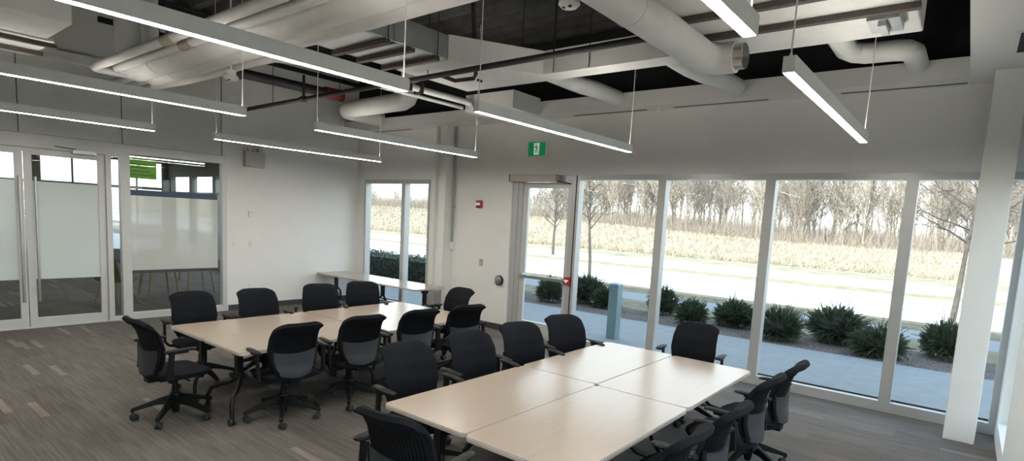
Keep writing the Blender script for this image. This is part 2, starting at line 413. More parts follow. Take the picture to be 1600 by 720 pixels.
MB().bar((.03, .02, .045), (.03, -.22, .06), .018, .01).build('arm', M['iron'], t)
# sidelight and window beside the doors
f = MB().box(a, b, 2.935, 2.955, 0, 2.70).box(a, b, 3.075, 3.125, 0, 2.70).box(a, b, 2.955, 3.075, 0, .06).box(a, b, 2.955, 3.075, 2.50, 2.70).box(a, b, 2.885, 2.935, 2.53, 2.7)
w = structure('window_7', f, M['doorframe'])
structure('pane', MB().box(XL - .052, XL - .045, 2.95, 3.08, .055, 2.505), M['glass2'], w)
f = MB().box(a, b, 3.125, 3.20, 0, 2.70).box(a, b, 4.585, 4.66, 0, 2.70).box(a, b, 3.20, 4.585, 0, .10).box(a, b, 3.20, 4.585, 2.565, 2.70)
w = structure('window_8', f, M['doorframe'])
structure('pane', MB().box(XL - .052, XL - .045, 3.195, 4.59, .095, 2.57), M['glass2'], w)
structure('sheer_film', MB().box(XL - .0435, XL - .0425, 3.2, 4.52, .77, 1.94), M['film2'], w)
structure('blue_band', MB().box(XL - .0435, XL - .0425, 3.2, 4.52, 1.94, 2.03), M['blue'], w)
structure('grey_band', MB().box(XL - .0435, XL - .0425, 3.2, 4.52, .72, .77), M['dkframe'], w)

# ------------------------------------------------------------------ lobby beyond the glass
LY = 7.36
mb = MB()
mb.box(-20.1, -20, YF, LY, 0, .35).box(-20.1, -20, YF, LY, 3.0, 3.4).box(-20.1, XL - .12, YF - .1, YF, 0, 3.4)
mb.box(-20.1, XL - .12, LY, LY + .15, 0, .3).box(-20.1, XL - .12, LY, LY + .15, 2.62, DECK + .1)
y = -4.
while y < LY:
    mb.box(-20.1, -20, y, y + .18, .35, 3.0); y += 1.6
x = -20.
while x < -10.4:
    mb.box(x, x + .2, LY, LY + .15, .3, 2.62); x += 1.55
structure('wall_lobby', mb, M['dkwall'])
mb = MB(); y = -3.82
while y < LY:
    mb.box(-20.06, -20.0, y, min(y + 1.42, LY), 2.18, 2.26).box(-20.06, -20.0, y + .69, y + .73, .35, 3.0); y += 1.6
mb.box(-20., XL - .13, LY + .03, LY + .09, 2.10, 2.17)
structure('window_9', mb, M['dkframe'])
structure('ceiling_lobby', MB().box(-20.1, XL - .13, YF, LY, 3.25, 3.4), M['dkwall'])
for x, y0, y1, lab in ((-12.4, 0.2, 5.6, 'glowing linear lamp in the lobby, nearest the glass partition'), (-14.0, .2, 6.2, 'glowing linear lamp in the lobby, middle of three'), (-15.6, .2, 6.6, 'glowing linear lamp in the lobby, farthest from the glass')):
    t = thing('lobby_lamp', lab, 'ceiling lamp', (x, y0, 2.86), group='linear lamps in the lobby')
    MB().box(-.03, .03, 0, y1 - y0, .012, .09).build('housing', M['lampbody'], t)
    MB().box(-.026, .026, .01, y1 - y0 - .01, 0, .012).build('diffuser', M['led2'], t)
    for yc in (.1, y1 - y0 - .1): MB().tube([(0, yc, .09), (0, yc, .39)], .004, 6).build('suspension_cable', M['cord'], t)
t = thing('hanging_sign', 'lime green banner with dark lines hanging in the lobby behind glass', 'banner', (-16, 5.0, 2.38))
MB().box(-.01, .01, -.05, .62, 0, .60).build('panel', M['lime'], t)
mb = MB()
for i in range(5): mb.box(.0105, .012, .0, .55 - .07 * (i % 3), .08 + .085 * i, .105 + .085 * i)
mb.build('lettering', M['limed'], t)
MB().tube([(0, .05, .6), (0, .05, .87)], .005, 6).tube([(0, .5, .6), (0, .5, .87)], .005, 6).build('cord', M['cord'], t)
for k, (x, y, lab) in enumerate(((-12.35, 4.35, 'pale round-cornered table with oak legs in the lobby, left one behind the sheer film'), (-12.75, 5.2, 'pale table with oak legs in the lobby, right one behind the sheer film'))):
    t = thing('lobby_table', lab, 'table', (x, y, 0), group='lobby tables')
    MB().plate(.62, .62, .68, .71, .08).build('tabletop', M['white'], t)
    for sx in (-1, 1):
        for sy in (-1, 1):
            MB().tube([(sx * .27, sy * .27, 0), (sx * .19, sy * .19, .68)], [.016, .026], 8).build('leg', M['wood'], t, smooth=True)
    MB().box(-.2, .2, -.2, .2, .64, .68).build('apron', M['wood'], t)
t = thing('lobby_chair', 'olive yellow bucket chair in the lobby seen through the narrow sidelight', 'chair', (-11.95, 3.5, 0), .6)
fr, bk = [], []
for j in range(9):
    v = j / 8
    for i in range(9):
        u = i / 4 - 1
        yy, zz = (.22 - .44 * min(v / .5, 1), .42 - .03 * math.sin(PI * min(v / .5, 1))) if v < .5 else (-.22 - .12 * (v - .5) / .5, .42 + .40 * (v - .5) / .5)
        x = u * .25 * (1 - .12 * max(0, v - .7)); fr.append((x, yy + .05 * u * u * (v > .45), zz + .03 * u * u)); bk.append((x, yy + .05 * u * u * (v > .45) - .02 * (v >= .5), zz + .03 * u * u - .025 * (v < .6)))
MB().shell(fr, bk, 8, 8).build('seat_shell', M['olive'], t, smooth=True)
for sx in (-1, 1):
    for sy in (-1, 1):
        MB().tube([(sx * .23, sy * .23, 0), (sx * .14, sy * .14, .40)], [.012, .018], 8).build('leg', M['wood'], t, smooth=True)

# ------------------------------------------------------------------ wall fittings
GREIGE = mat('greige_plastic', (.50, .48, .43), .5, noise=.02)
def wallbox(name, label, cat, face, u, z, w, h, d, m, parts=(), group=None):
    # face 'L': left wall (u = y); face 'B': back wall (u = x)
    t = thing(name, label, cat, (XL, u, z) if face == 'L' else (u, YB, z), -PI / 2 if face == 'L' else PI, group)
    # local: +y into the room ... local x along the wall, built facing +y
    t.rotation_euler = (0, 0, -PI / 2) if face == 'L' else (0, 0, PI)
    MB().box(-w / 2, w / 2, 0, d, -h / 2, h / 2).build('plate', m, t, bevel=min(.006, d / 3))
    for nm, (x0, x1, z0, z1, d0, d1), mm in parts:
        MB().box(x0, x1, d0, d1, z0, z1).build(nm, mm, t)
    return t
sw = lambda: (('rocker', (-.016, .016, -.033, .033, .008, .013), M['soffit']),)
wallbox('light_switch', 'white double light switch plate on white wall, nearer the glass window', 'switch', 'L', 4.80, 1.18, .075, .118, .008, M['soffit'], sw())
wallbox('light_switch', 'white light switch plate on white wall, second from the glass window', 'switch', 'L', 5.09, 1.19, .072, .118, .008, M['soffit'], sw())
wallbox('thermostat', 'small pale thermostat on white wall above the switches', 'thermostat', 'L', 5.08, 1.73, .075, .12, .022, M['soffit'], (('display', (-.018, .018, .01, .032, .022, .024), GREIGE),))
wallbox('wall_outlet', 'white electrical outlet low on the white wall behind the chairs', 'outlet', 'L', 5.09, .40, .072, .118, .008, M['soffit'], (('socket', (-.015, .015, .008, .036, .008, .011), M['white']), ('socket', (-.015, .015, -.036, -.008, .008, .011), M['white'])))
wallbox('switch_plate', 'blank tan wall plate between the red strobe and the round push button', 'wall plate', 'B', -6.57, 1.11, .075, .12, .008, mat('tan_plate', (.42, .36, .30), .5, noise=.02), (('rocker', (-.016, .016, -.033, .033, .008, .012), mat('tan_rocker', (.46, .40, .34), .5, noise=.02)),))
em = wallbox('emergency_light', 'white emergency battery light box high on the white wall', 'emergency light', 'L', 5.13, 2.69, .36, .27, .09, GREIGE, (('status_label', (.10, .15, -.125, -.115, .09, .092), M['shell']),))
for sx in (-.09, .09):
    MB().tube([(sx, .04, .13), (sx, .04, .16)], .012, 8).tube([(sx, .01, .175), (sx, .08, .165)], [.03, .042], 12).build('lamp_head', GREIGE, em, smooth=True)
st = wallbox('alarm_strobe', 'red fire alarm horn strobe on the back wall under the exit sign', 'fire alarm', 'B', -6.655, 2.11, .12, .13, .05, M['red'], (('lens', (-.035, .035, -.02, .02, .05, .075), M['signwhite']), ('grille', (-.045, .045, -.058, -.03, .05, .053), M['black'])))
t = thing('push_button', 'round steel door push button on the back wall beside the door', 'push button', (-6.13, YB, .845), PI)
MB().tube([(0, 0, 0), (0, .045, 0)], .082, 28).build('mounting_ring', M['black'], t, smooth=True)
MB().tube([(0, .045, 0), (0, .058, 0), (0, .062, 0)], [.072, .072, .062], 28).build('button', M['steel'], t, smooth=True)
t = thing('pull_station', 'red fire alarm pull station on the mullion right of the exterior door', 'fire alarm', (-4.765, YB - .005, .985), PI)
MB().box(-.05, .05, 0, .045, -.06, .06).build('body', M['red'], t, bevel=.006)
MB().box(-.036, .036, .045, .06, .0, .018).box(-.010, .010, .045, .058, -.03, .0).build('pull_handle', M['signwhite'], t)
t = thing('conduit', 'grey steel conduit running down the back wall beside the steel column', 'conduit', (-7.275, YB - .03, 1.42))
MB().tube([(0, 0, 0), (0, 0, 2.03)], .014, 10).build('pipe', M['galv'], t, smooth=True)
MB().box(-.035, .035, -.02, .03, -.13, 0).build('junction_box', M['white'], t, bevel=.005)
MB().box(-.03, .03, -.005, .03, .62, .64).box(-.03, .03, -.005, .03, 1.6, 1.62).build('clamp', M['galv'], t)

# exit sign with running figure
t = thing('exit_sign', 'green running figure exit sign on the back wall above the door', 'exit sign', (-5.47, YB, 3.0), PI)
MB().box(-.19, .17, 0, .05, -.125, .125).build('housing', M['soffit'], t, bevel=.004)
MB().box(-.165, .165, .05, .053, -.105, .105).build('green_panel', M['green'], t)
MB().box(-.052, .052, .053, .0545, -.09, .09).build('white_doorway', M['signwhite'], t)
fg = MB()
def flat(pts): fg.add([(x, .0545, z) for x, z in pts] + [(x, .056, z) for x, z in pts], [tuple(range(len(pts)))] + [tuple(len(pts) + i for i in range(len(pts) - 1, -1, -1))] + [(i, (i + 1) % len(pts), len(pts) + (i + 1) % len(pts), len(pts) + i) for i in range(len(pts))])
flat([(.012 + .013 * math.cos(k * PI / 5), .062 + .013 * math.sin(k * PI / 5)) for k in range(10)])
flat([(.020, .048), (-.004, .046), (-.016, -.004), (.006, -.012)])
flat([(.016, .046), (.046, .020), (.040, .013), (.010, .030)]); flat([(.000, .046), (-.034, .030), (-.038, .010), (-.030, .008), (-.026, .024), (.0, .034)])
flat([(.004, -.008), (.026, -.030), (.016, -.066), (.006, -.064), (.012, -.034), (-.008, -.012)])
flat([(-.006, -.010), (-.016, -.004), (-.022, -.046), (-.046, -.056), (-.044, -.064), (-.014, -.054)])
fg.build('running_figure', M['green'], t)

# ------------------------------------------------------------------ pendant lamps
def pendant(x, y0, y1, label):
    t = thing('pendant_light', label, 'pendant lamp', (x, y0, 2.75), group='linear pendant lamps')
    L = y1 - y0
    MB().box(-.031, .031, 0, L, .012, .074).box(-.031, -.0265, 0, L, .074, .088).box(.0265, .031, 0, L, .074, .088).box(-.031, -.0265, 0, L, 0, .012).box(.0265, .031, 0, L, 0, .012).build('housing', M['lampbody'], t)
    MB().box(-.0265, .0265, .012, L - .012, -.001, .012).build('diffuser', M['led'], t)
    MB().box(-.025, .025, .05, L - .05, .073, .077).build('added_uplight_strip', M['fill_uplight'], t)  # unseen glowing strip added on top of the housing to lift the ceiling
    for y in (-.004, L + .004):
        MB().box(-.031, .031, y - .004, y + .004, 0, .085).build('end_cap', M['lampbody'], t)
    for y in (.02, L - .02):
        MB().tube([(0, y, .085), (0, y, .10), (0, y, .11), (.004, y, .6), (-.004, y, 1.2), (0, y, DECK - 2.75)], [.008, .008, .0045, .0045, .0045, .0045], 6).build('suspension_cable', M['cord'], t)
P0, P1, Q0, Q1 = .02, 2.74, 3.52, 6.22
pendant(-8.18, P0, 2.86, 'white linear pendant lamp near the glass doors, lowest and farthest of the left three')
pendant(-5.65, P0, 2.77, 'white linear pendant lamp, middle one of the three reaching in from the left')
pendant(-3.24, P0, P1, 'white linear pendant lamp crossing the top left, longest and nearest of the left three')
pendant(-.86, P0, 2.67, 'white linear pendant lamp cut off at the top beside the round white duct')
pendant(-8.14, 3.58, 6.37, 'white linear pendant lamp ending above the two-pane window')
pendant(-5.76, Q0 + .09, 6.23, 'white linear pendant lamp over the left table group, ending before the steel column')
pendant(-3.27, Q0, Q1, 'white linear pendant lamp hanging below and right of the exit sign')
pendant(-.86, 3.35, 6.1, 'white linear pendant lamp seen almost end on, near the free column')

# ------------------------------------------------------------------ ducts and pipes
SADDLE = mat('tan_saddle', (.40, .36, .28), .7, noise=.1)
def rod(x, y, z0, r=.005): return MB().tube([(x, y, z0), (x, y, DECK)], r, 6)
def arc(c, r, a0, a1, ax1, ax2, n=8):
    c = Vector(c); ax1 = Vector(ax1); ax2 = Vector(ax2)
    return [c + r * (math.cos(a0 + (a1 - a0) * i / n) * ax1 + math.sin(a0 + (a1 - a0) * i / n) * ax2) for i in range(n + 1)]

# two thin white pipes and two large wrapped ducts running from the left wall
for y, z, xe, lab in ((2.38, 3.48, -8.65, 'thin white insulated pipe, frontmost of the bundle leaving the left wall'), (2.55, 3.48, -8.42, 'thin white insulated pipe beside the large wrapped ducts')):
    t = thing('insulated_pipe', lab, 'pipe', (0, 0, 0), group='white pipes from the left wall')
    MB().tube([(0, y, z), (xe, y, z)] + [(xe - .09 * math.sin(k * PI / 8), y + .09 - .09 * math.cos(k * PI / 8), z) for k in range(1, 5)] + [(xe - .09, y + .38, z), (xe - .10, y + .43, z), (xe - .15, y + .46, z), (XL - .01, y + .47, z)], .048, 12).build('pipe', M['duct'], t, smooth=True)
    for x in (-3.65, -6.4):
        MB().tube([(x - .12, y, z - .006), (x + .12, y, z - .006)], .053, 12).build('hanger_saddle', SADDLE, t, smooth=True)
        MB().tube([(x - .05, y, z + .045), (x - .05, y, DECK)], .005, 6).build('hanger_rod', M['iron'], t)
for y, z, r, x0, xe, lab in ((2.80, 3.56, .175, 0, -8.55, 'large white wrapped round duct beside the thin pipes'), (2.975, 3.49, .125, 0, -8.5, 'white wrapped round duct, outer one of the pair'), (3.19, 3.44, .055, -5.9, XL, 'slim white pipe on the far side of the wrapped ducts')):
    t = thing('wrapped_duct', lab, 'duct', (0, 0, 0), group='wrapped ducts from the left wall')
    pts = [(x0, y, z)] + [(-k * .8, y + .010 * math.sin(k * 2.1), z + .010 * math.cos(k * 1.7)) for k in range(1, int(-xe / .8) + 1) if -k * .8 < x0 - .1 and -k * .8 > xe + .1] + [(xe, y, z)]
    if r > .1: pts += [(xe - r * .6, y, z + .04), (xe - r * 1.0, y, z + r * .5), (xe - r * 1.15, y, z + r), (xe - r * 1.2, y, DECK - .05)]
    else: pts = [(x0 + .08, y + .25, z + .02), (x0 + .07, y + .1, z + .01), (x0 + .04, y + .03, z)] + pts
    MB().tube(pts, r, 20).build('duct_body', M['duct'], t, smooth=True)
    for x in ((-4.65, -7.8) if r > .1 else (-6.2, -7.8)): MB().tube([(x, y, z + r), (x, y, DECK)], .005, 6).build('hanger_rod', M['iron'], t)
    if r > .1:
        for x in (-2.05, -4.65, -7.8): MB().tube([(x - .02, y, z), (x + .02, y, z)], r + .006, 20).build('band', M['duct'], t, smooth=True)

def rect_duct(name, label, x0, x1, y0, y1, z0, z1, m, straps=(), along='Y', rods=()):
    t = thing(name, label, 'duct', ((x0 + x1) / 2, (y0 + y1) / 2, z0)); cx, cy = (x0 + x1) / 2, (y0 + y1) / 2
    MB().box(x0 - cx, x1 - cx, y0 - cy, y1 - cy, 0, z1 - z0).build('duct_body', m, t, bevel=.012)
    for s_ in straps:
        mb = MB()
        if along == 'Y': mb.box(x0 - cx - .03, x1 - cx + .03, s_ - cy - .03, s_ - cy + .03, -.045, -.004)
        else: mb.box(s_ - cx - .03, s_ - cx + .03, y0 - cy - .03, y1 - cy + .03, -.045, -.004)
        mb.build('support_rail', M['strap'], t)
    if rods:
        for x, y in rods: MB().tube([(x - cx, y - cy, -.02), (x - cx, y - cy, DECK - z0)], .005, 6).build('hanger_rod', M['iron'], t)
    return t
g = rect_duct('galvanised_duct', 'galvanised rectangular duct with brown support rails in the middle of the ceiling', -5.27, -4.46, 3.13, 4.32, 3.5, 3.75, M['galv'], (3.52, 3.82, 4.15), rods=((-4.43, 3.52), (-5.3, 3.82), (-4.43, 4.15)))
MB().box(.405, .42, -.12, -.06, 0, .26).box(-.42, .405, -.12, -.06, 0, .004).build('flange', M['galv'], g)
# wrapped rectangular duct running across the ceiling, with its transition box
t = thing('wrapped_trunk_duct', 'long white wrapped rectangular duct running across above the windows', 'duct', (-3.4, 5.35, 3.5))
mb = MB().box(-1.0, 1.35, -.10, .17, 0, .25)
mb.add([(-1.06, -1.02, 0), (-1.06, -1.02, .26), (-1.9, -1.02, 0), (-1.9, -1.02, .26), (-1.0, -.10, 0), (-1.0, -.10, .25), (-1.9, .17, 0), (-1.9, .17, .25), (-1.0, .17, 0), (-1.0, .17, .25), (-.5, -.10, 0), (-.5, -.10, .25)],
       [(0, 2, 3, 1), (0, 1, 11, 10), (2, 6, 7, 3), (6, 8, 9, 7), (0, 10, 4), (0, 4, 8, 6, 2), (1, 3, 7, 9, 5), (1, 5, 11)])
mb.build('duct_body', M['duct'], t)
MB().box(-.6, -.57, -.108, -.1, .07, .10).box(.2, .23, -.108, -.1, .17, .19).build('clip', M['iron'], t)
MB().tube([(-.8, -.12, 0), (-.8, -.12, 1.1)], .005, 6).build('hanger_rod', M['iron'], t)
MB().tube([(-.35, -.12, 0), (-.35, -.12, 1.1)], .005, 6).build('hanger_rod', M['iron'], t)
MB().tube([(.1, -.12, 0), (.1, -.12, 1.1)], .005, 6).build('hanger_rod', M['iron'], t)
MB().tube([(.5, .19, -.08), (.5, .19, 1.1)], .005, 6).build('hanger_rod', M['iron'], t)
pl = rect_duct('plenum_duct', 'wide grey rectangular duct with brown rails at the upper right', -2.02, -.47, 3.9, 5.52, 3.5, 3.76, M['duct'], (4.35, 4.83), rods=((-.45, 4.35), (-.45, 4.83), (-2.05, 4.35)))
MB().box(.48, .68, .18, .5, -.06, .02).box(.55, .60, .2, .45, -.10, -.06).build('damper_box', M['galv'], pl)
# left ceiling duct
rect_duct('lined_duct', 'grey rectangular duct over the left corner with dark rails, ending bluntly', -7.75, -6.86, -1.5, 1.72, 3.5, 3.78, M['duct'], rods=((-7.7, 1.2), (-6.9, 1.2)))
rect_duct('flat_duct', 'low flat grey duct beside the left wall panels', -9.0, -7.95, -1.5, 1.83, 3.52, 3.7, M['duct'], (-8.05, -8.6), along='X', rods=((-8.9, 1.3), (-8.05, 1.3)))

# round white duct with open collar
t = thing('round_duct', 'big round white duct with an open steel collar, right of centre', 'duct', (-1.94, 4.0, 3.34))
pts = [(0, -3.2, 0), (0, -1.5, 0), (0, 0, 0), (0, .82, 0)] + arc((.17, .82, 0), .17, PI, PI / 2, (1, 0, 0), (0, 1, 0), 8)[1:] + [(.235, .99, 0)]
MB().tube(pts, .128, 24).build('duct_body', M['duct'], t, smooth=True)
MB().tube([(.23, .99, 0), (.31, .99, 0)], .105, 24, caps=False).tube([(.232, .99, 0), (.308, .99, 0)], .101, 24, caps=False).tube([(.25, .99, 0), (.252, .99, 0)], .100, 24).build('collar', M['steel'], t, smooth=True)
MB().box(.27, .273, .965, 1.015, -.10, .10).build('damper_blade', M['galv'], t)
MB().tube([(-.03, -.45, .14), (-.03, -.45, DECK - 3.34)], .004, 6).build('hanger_rod', M['iron'], t)
MB().tube([(0, -.47, 0), (0, -.43, 0)], .131, 24).build('band', M['duct'], t, smooth=True)

# short branches into the bulkhead
def branch(label, pts, r):
    t = thing('branch_duct', label, 'duct', (0, 0, 0), group='branch ducts into the back bulkhead')
    MB().tube(pts, r, 20).build('duct_body', M['duct'], t, smooth=True)
    p = Vector(pts[0]); q = Vector(pts[1]); dv = (q - p).normalized()
    MB().tube([p, p + dv * .03], r + .012, 20).build('collar', M['duct'], t, smooth=True)
branch('white elbow duct dropping into the bulkhead right of the bulkhead box', [(-4.08, 5.52, 3.62), (-4.08, 5.9, 3.62), (-4.06, 6.05, 3.61), (-3.99, 6.22, 3.585), (-3.92, 6.40, 3.575), (-3.90, 6.95, 3.57)], .10)
branch('white elbow duct dropping into the bulkhead behind the open steel collar', [(-2.58, 5.52, 3.62), (-2.58, 5.85, 3.62), (-2.55, 6.05, 3.60), (-2.46, 6.28, 3.57), (-2.36, 6.48, 3.56), (-2.33, 6.95, 3.56)], .10)
branch('S-shaped white duct below the wide grey duct at the upper right', [(-1.10, 5.52, 3.62), (-1.10, 5.98, 3.62), (-1.095, 6.12, 3.61), (-1.04, 6.24, 3.60), (-.95, 6.28, 3.59), (-.72, 6.30, 3.59), (-.64, 6.34, 3.59), (-.60, 6.45, 3.59), (-.6, 6.95, 3.60)], .092)
branch('white elbow duct bending down and left under the ceiling beside the left wall', [(-6.95, 5.95, 4.2), (-6.95, 5.97, 3.86), (-6.98, 6.0, 3.74), (-7.06, 6.02, 3.66), (-7.2, 6.04, 3.63), (-8.6, 6.1, 3.63), (-8.75, 6.12, 3.63), (-8.86, 6.18, 3.63), (-8.9, 6.3, 3.63), (-8.92, 6.95, 3.63)], .14)

# white pipes towards the bulkhead box
t = thing('white_pipe_pair', 'pair of slim white pipes running into the white bulkhead box', 'pipe', (0, 0, 0))
MB().tube([(-6.02, 4.7, 3.56), (-6.0, 6.2, 3.56), (-5.99, 6.30, 3.55), (-5.99, 6.33, 3.50), (-5.97, 6.345, 3.47)], .045, 12).build('pipe', M['duct'], t, smooth=True)
MB().tube([(-6.18, 4.7, 3.50), (-6.15, 6.3, 3.50)], .026, 12).build('pipe', M['duct'], t, smooth=True)
MB().box(-6.1, -5.94, 5.30, 5.34, 3.5, 3.64).box(-6.1, -5.94, 5.12, 5.14, 3.5, 3.62).build('pipe_clamp', M['iron'], t)

# sprinkler pipes
t = thing('sprinkler_pipe', 'long black sprinkler pipe crossing under the ceiling ducts', 'pipe', (0, 0, 0))
MB().tube([(-9.42, 4.62, 3.42), (-2.0, 4.42, 3.42)], .030, 12).tube([(-9.43, 4.62, 3.42), (-9.38, 4.62, 3.42)], .04, 12).build('pipe', M['iron'], t, smooth=True)
MB().tube([(-4.75, 4.47, 3.42), (-4.72, 4.7, 3.40), (-4.45, 4.72, 3.40), (-4.42, 4.72, 3.44), (-4.42, 4.6, 4.4)], .022, 10).tube([(-4.4, 4.73, 3.38), (-4.34, 4.73, 3.36)], .014, 8).build('sprinkler_branch', M['iron'], t, smooth=True)
MB().tube([(-8.5, 4.6, 3.42), (-8.5, 4.6, DECK)], .005, 6).build('hanger_rod', M['iron'], t)
MB().tube([(-6.7, 4.55, 3.42), (-6.7, 4.55, DECK)], .005, 6).build('hanger_rod', M['iron'], t)
MB().tube([(-4.95, 4.5, 3.36), (-4.95, 4.5, DECK)], .005, 6).build('hanger_rod', M['iron'], t)
MB().tube([(-3.2, 4.45, 3.42), (-3.2, 4.45, DECK)], .005, 6).build('hanger_rod', M['iron'], t)
MB().tube([(-7.6, 4.57, 3.42), (-7.6, 4.57, 3.75)], .02, 10).tube([(-7.66, 4.57, 3.42), (-7.54, 4.57, 3.42)], .042, 12).build('coupling', M['iron'], t, smooth=True)
t = thing('black_drain_pipe', 'thick black pipe with a red end in the ceiling before the left wall', 'pipe', (0, 0, 0))
MB().tube([(-8.9, 3.0, 3.86), (-8.85, 6.0, 3.86)], .075, 14).build('pipe', M['iron'], t, smooth=True)
MB().tube([(-8.855, 5.72, 3.86), (-8.85, 6.06, 3.86)], .10, 14).build('cap', mat('dark_red_cap', (.16, .02, .02), .5, noise=.1), t, smooth=True)
MB().tube([(-8.88, 4.2, 3.86), (-8.88, 4.3, 3.86)], .095, 14).tube([(-8.88, 4.25, 3.9), (-8.88, 4.25, DECK - .02)], .006, 6).build('coupling', M['iron'], t, smooth=True)
t = thing('dark_rail', 'thin dark steel rail high in the ceiling above the thick black pipe', 'rail', (0, 0, 0))
MB().box(-9.3, -9.25, 2.6, 6.9, 4.18, 4.25).build('rail', M['iron'], t)
MB().tube([(-9.27, 3.5, 4.25), (-9.27, 3.5, DECK)], .006, 6).build('hanger_rod', M['iron'], t)
MB().tube([(-9.27, 5.9, 4.25), (-9.27, 5.9, DECK)], .006, 6).build('hanger_rod', M['iron'], t)

def detector(x, y, z, label):
    t = thing('smoke_detector', label, 'smoke detector', (x, y, z), group='smoke detectors')
    MB().tube([(0, 0, .02), (0, 0, DECK - z)], .010, 8).build('stem', M['white'], t)
    MB().tube([(0, 0, .11), (0, 0, .055), (0, 0, .05)], [.05, .055, .05], 20).build('base', M['soffit'], t, smooth=True)
    MB().tube([(0, 0, .05), (0, 0, .03), (0, 0, .008), (0, 0, 0)], [.072, .076, .055, .03], 24).build('head', M['white'], t, smooth=True)
    for xs in (.03, -.02): MB().tube([(xs, -.033, .014), (xs, -.033, -.002)], .012, 10).build('sensor', M['black'], t)
detector(-2.35, 3.42, 3.36, 'white smoke detector hanging left of the big round duct')
detector(-6.42, 3.0, 3.21, 'white smoke detector hanging below the wrapped ducts at the left')

# ------------------------------------------------------------------ tables
def make_table(W=1.478, D=.735, T=.66):
    t = thing('training_table', '', 'table')
    MB().plate(W - .004, D - .004, T - .003, T, .045).build('tabletop', M['laminate'], t)
    MB().plate(W, D, T - .030, T - .003, .047, bev=.004).build('edge_band', M['edge'], t, smooth=True)
    MB().box(-W / 2 + .25, W / 2 - .25, -.02, .02, T - .085, T - .045).build('beam', M['metal'], t)
    for sx in (-1, 1):
        px = sx * (W / 2 - .165)
        lg = MB().box(px - .026, px + .026, -.03, .03, .34, T - .05)
        for sy in (-1, 1):
            lg.tube([(px, sy * .012, .40), (px, sy * .03, .345), (px + sx * .03, sy * .07, .30), (px + sx * .09, sy * .15, .265), (px + sx * .15, sy * .205, .235), (px + sx * .172, sy * .228, .17), (px + sx * .172, sy * .232, .055)], .0175, 10)
        l = lg.build('leg', M['metal'], t, smooth=True)
        MB().box(px - .06, px + .06, -.14, .14, T - .055, T - .030).box(px - .04, px + .04, -.05, .05, T - .11, T - .05).build('flip_bracket', M['metal'], t, bevel=.006)
        for sy in (-1, 1):
            cx, cy = px + sx * .172, sy * .232
            cm = MB()
            for dx in (-.016, .016): cm.tube([(cx + dx - .009, cy, .032), (cx + dx + .009, cy, .032)], .032, 16)
            cm.build('caster', M['tyre'], l, smooth=True)
    return t
tab0 = make_table()
index_children()
tables = []
def put_table(x, y, z, rz, label, group):
    t = tab0 if not tables else copy_tree(tab0)
    t.location = (x, y, z); t.rotation_euler = (0, 0, rz); t['label'] = label; t['group'] = group
    tables.append(t)
H90 = PI / 2
put_table(-5.735, 2.97, 0, H90, 'maple top training table at the left end of the left group, wall side', 'left table group')
put_table(-5.0, 2.97, 0, H90, 'maple top training table at the left end of the left group, near side', 'left table group')
put_table(-5.735, 4.455, 0, H90, 'maple top training table of the left group, window end, wall side', 'left table group')
put_table(-5.0, 4.455, 0, H90, 'maple top training table of the left group, window end, behind the near chairs', 'left table group')
put_table(-2.49, 3.045, 0, H90, 'maple top training table at the near left corner of the front group', 'front table group')
put_table(-1.75, 3.025, 0, H90, 'maple top training table cut by the bottom of the photo, front group', 'front table group')
put_table(-2.50, 4.53, 0, H90, 'maple top training table of the front group, far left, nearest the glass door', 'front table group')
put_table(-1.755, 4.51, 0, H90, 'maple top training table of the front group, far right, beside the window chair', 'front table group')
put_table(-9.375, 6.755, -.04, 0, 'pale training table pushed into the back corner against the white wall', 'tables in the back corner')
put_table(-7.89, 6.755, -.04, 0, 'pale training table under the two-pane window beside the steel column', 'tables in the back corner')
for t in tables[-2:]:
    t.scale = (1, 1, .62 / .66); t.location.z = 0

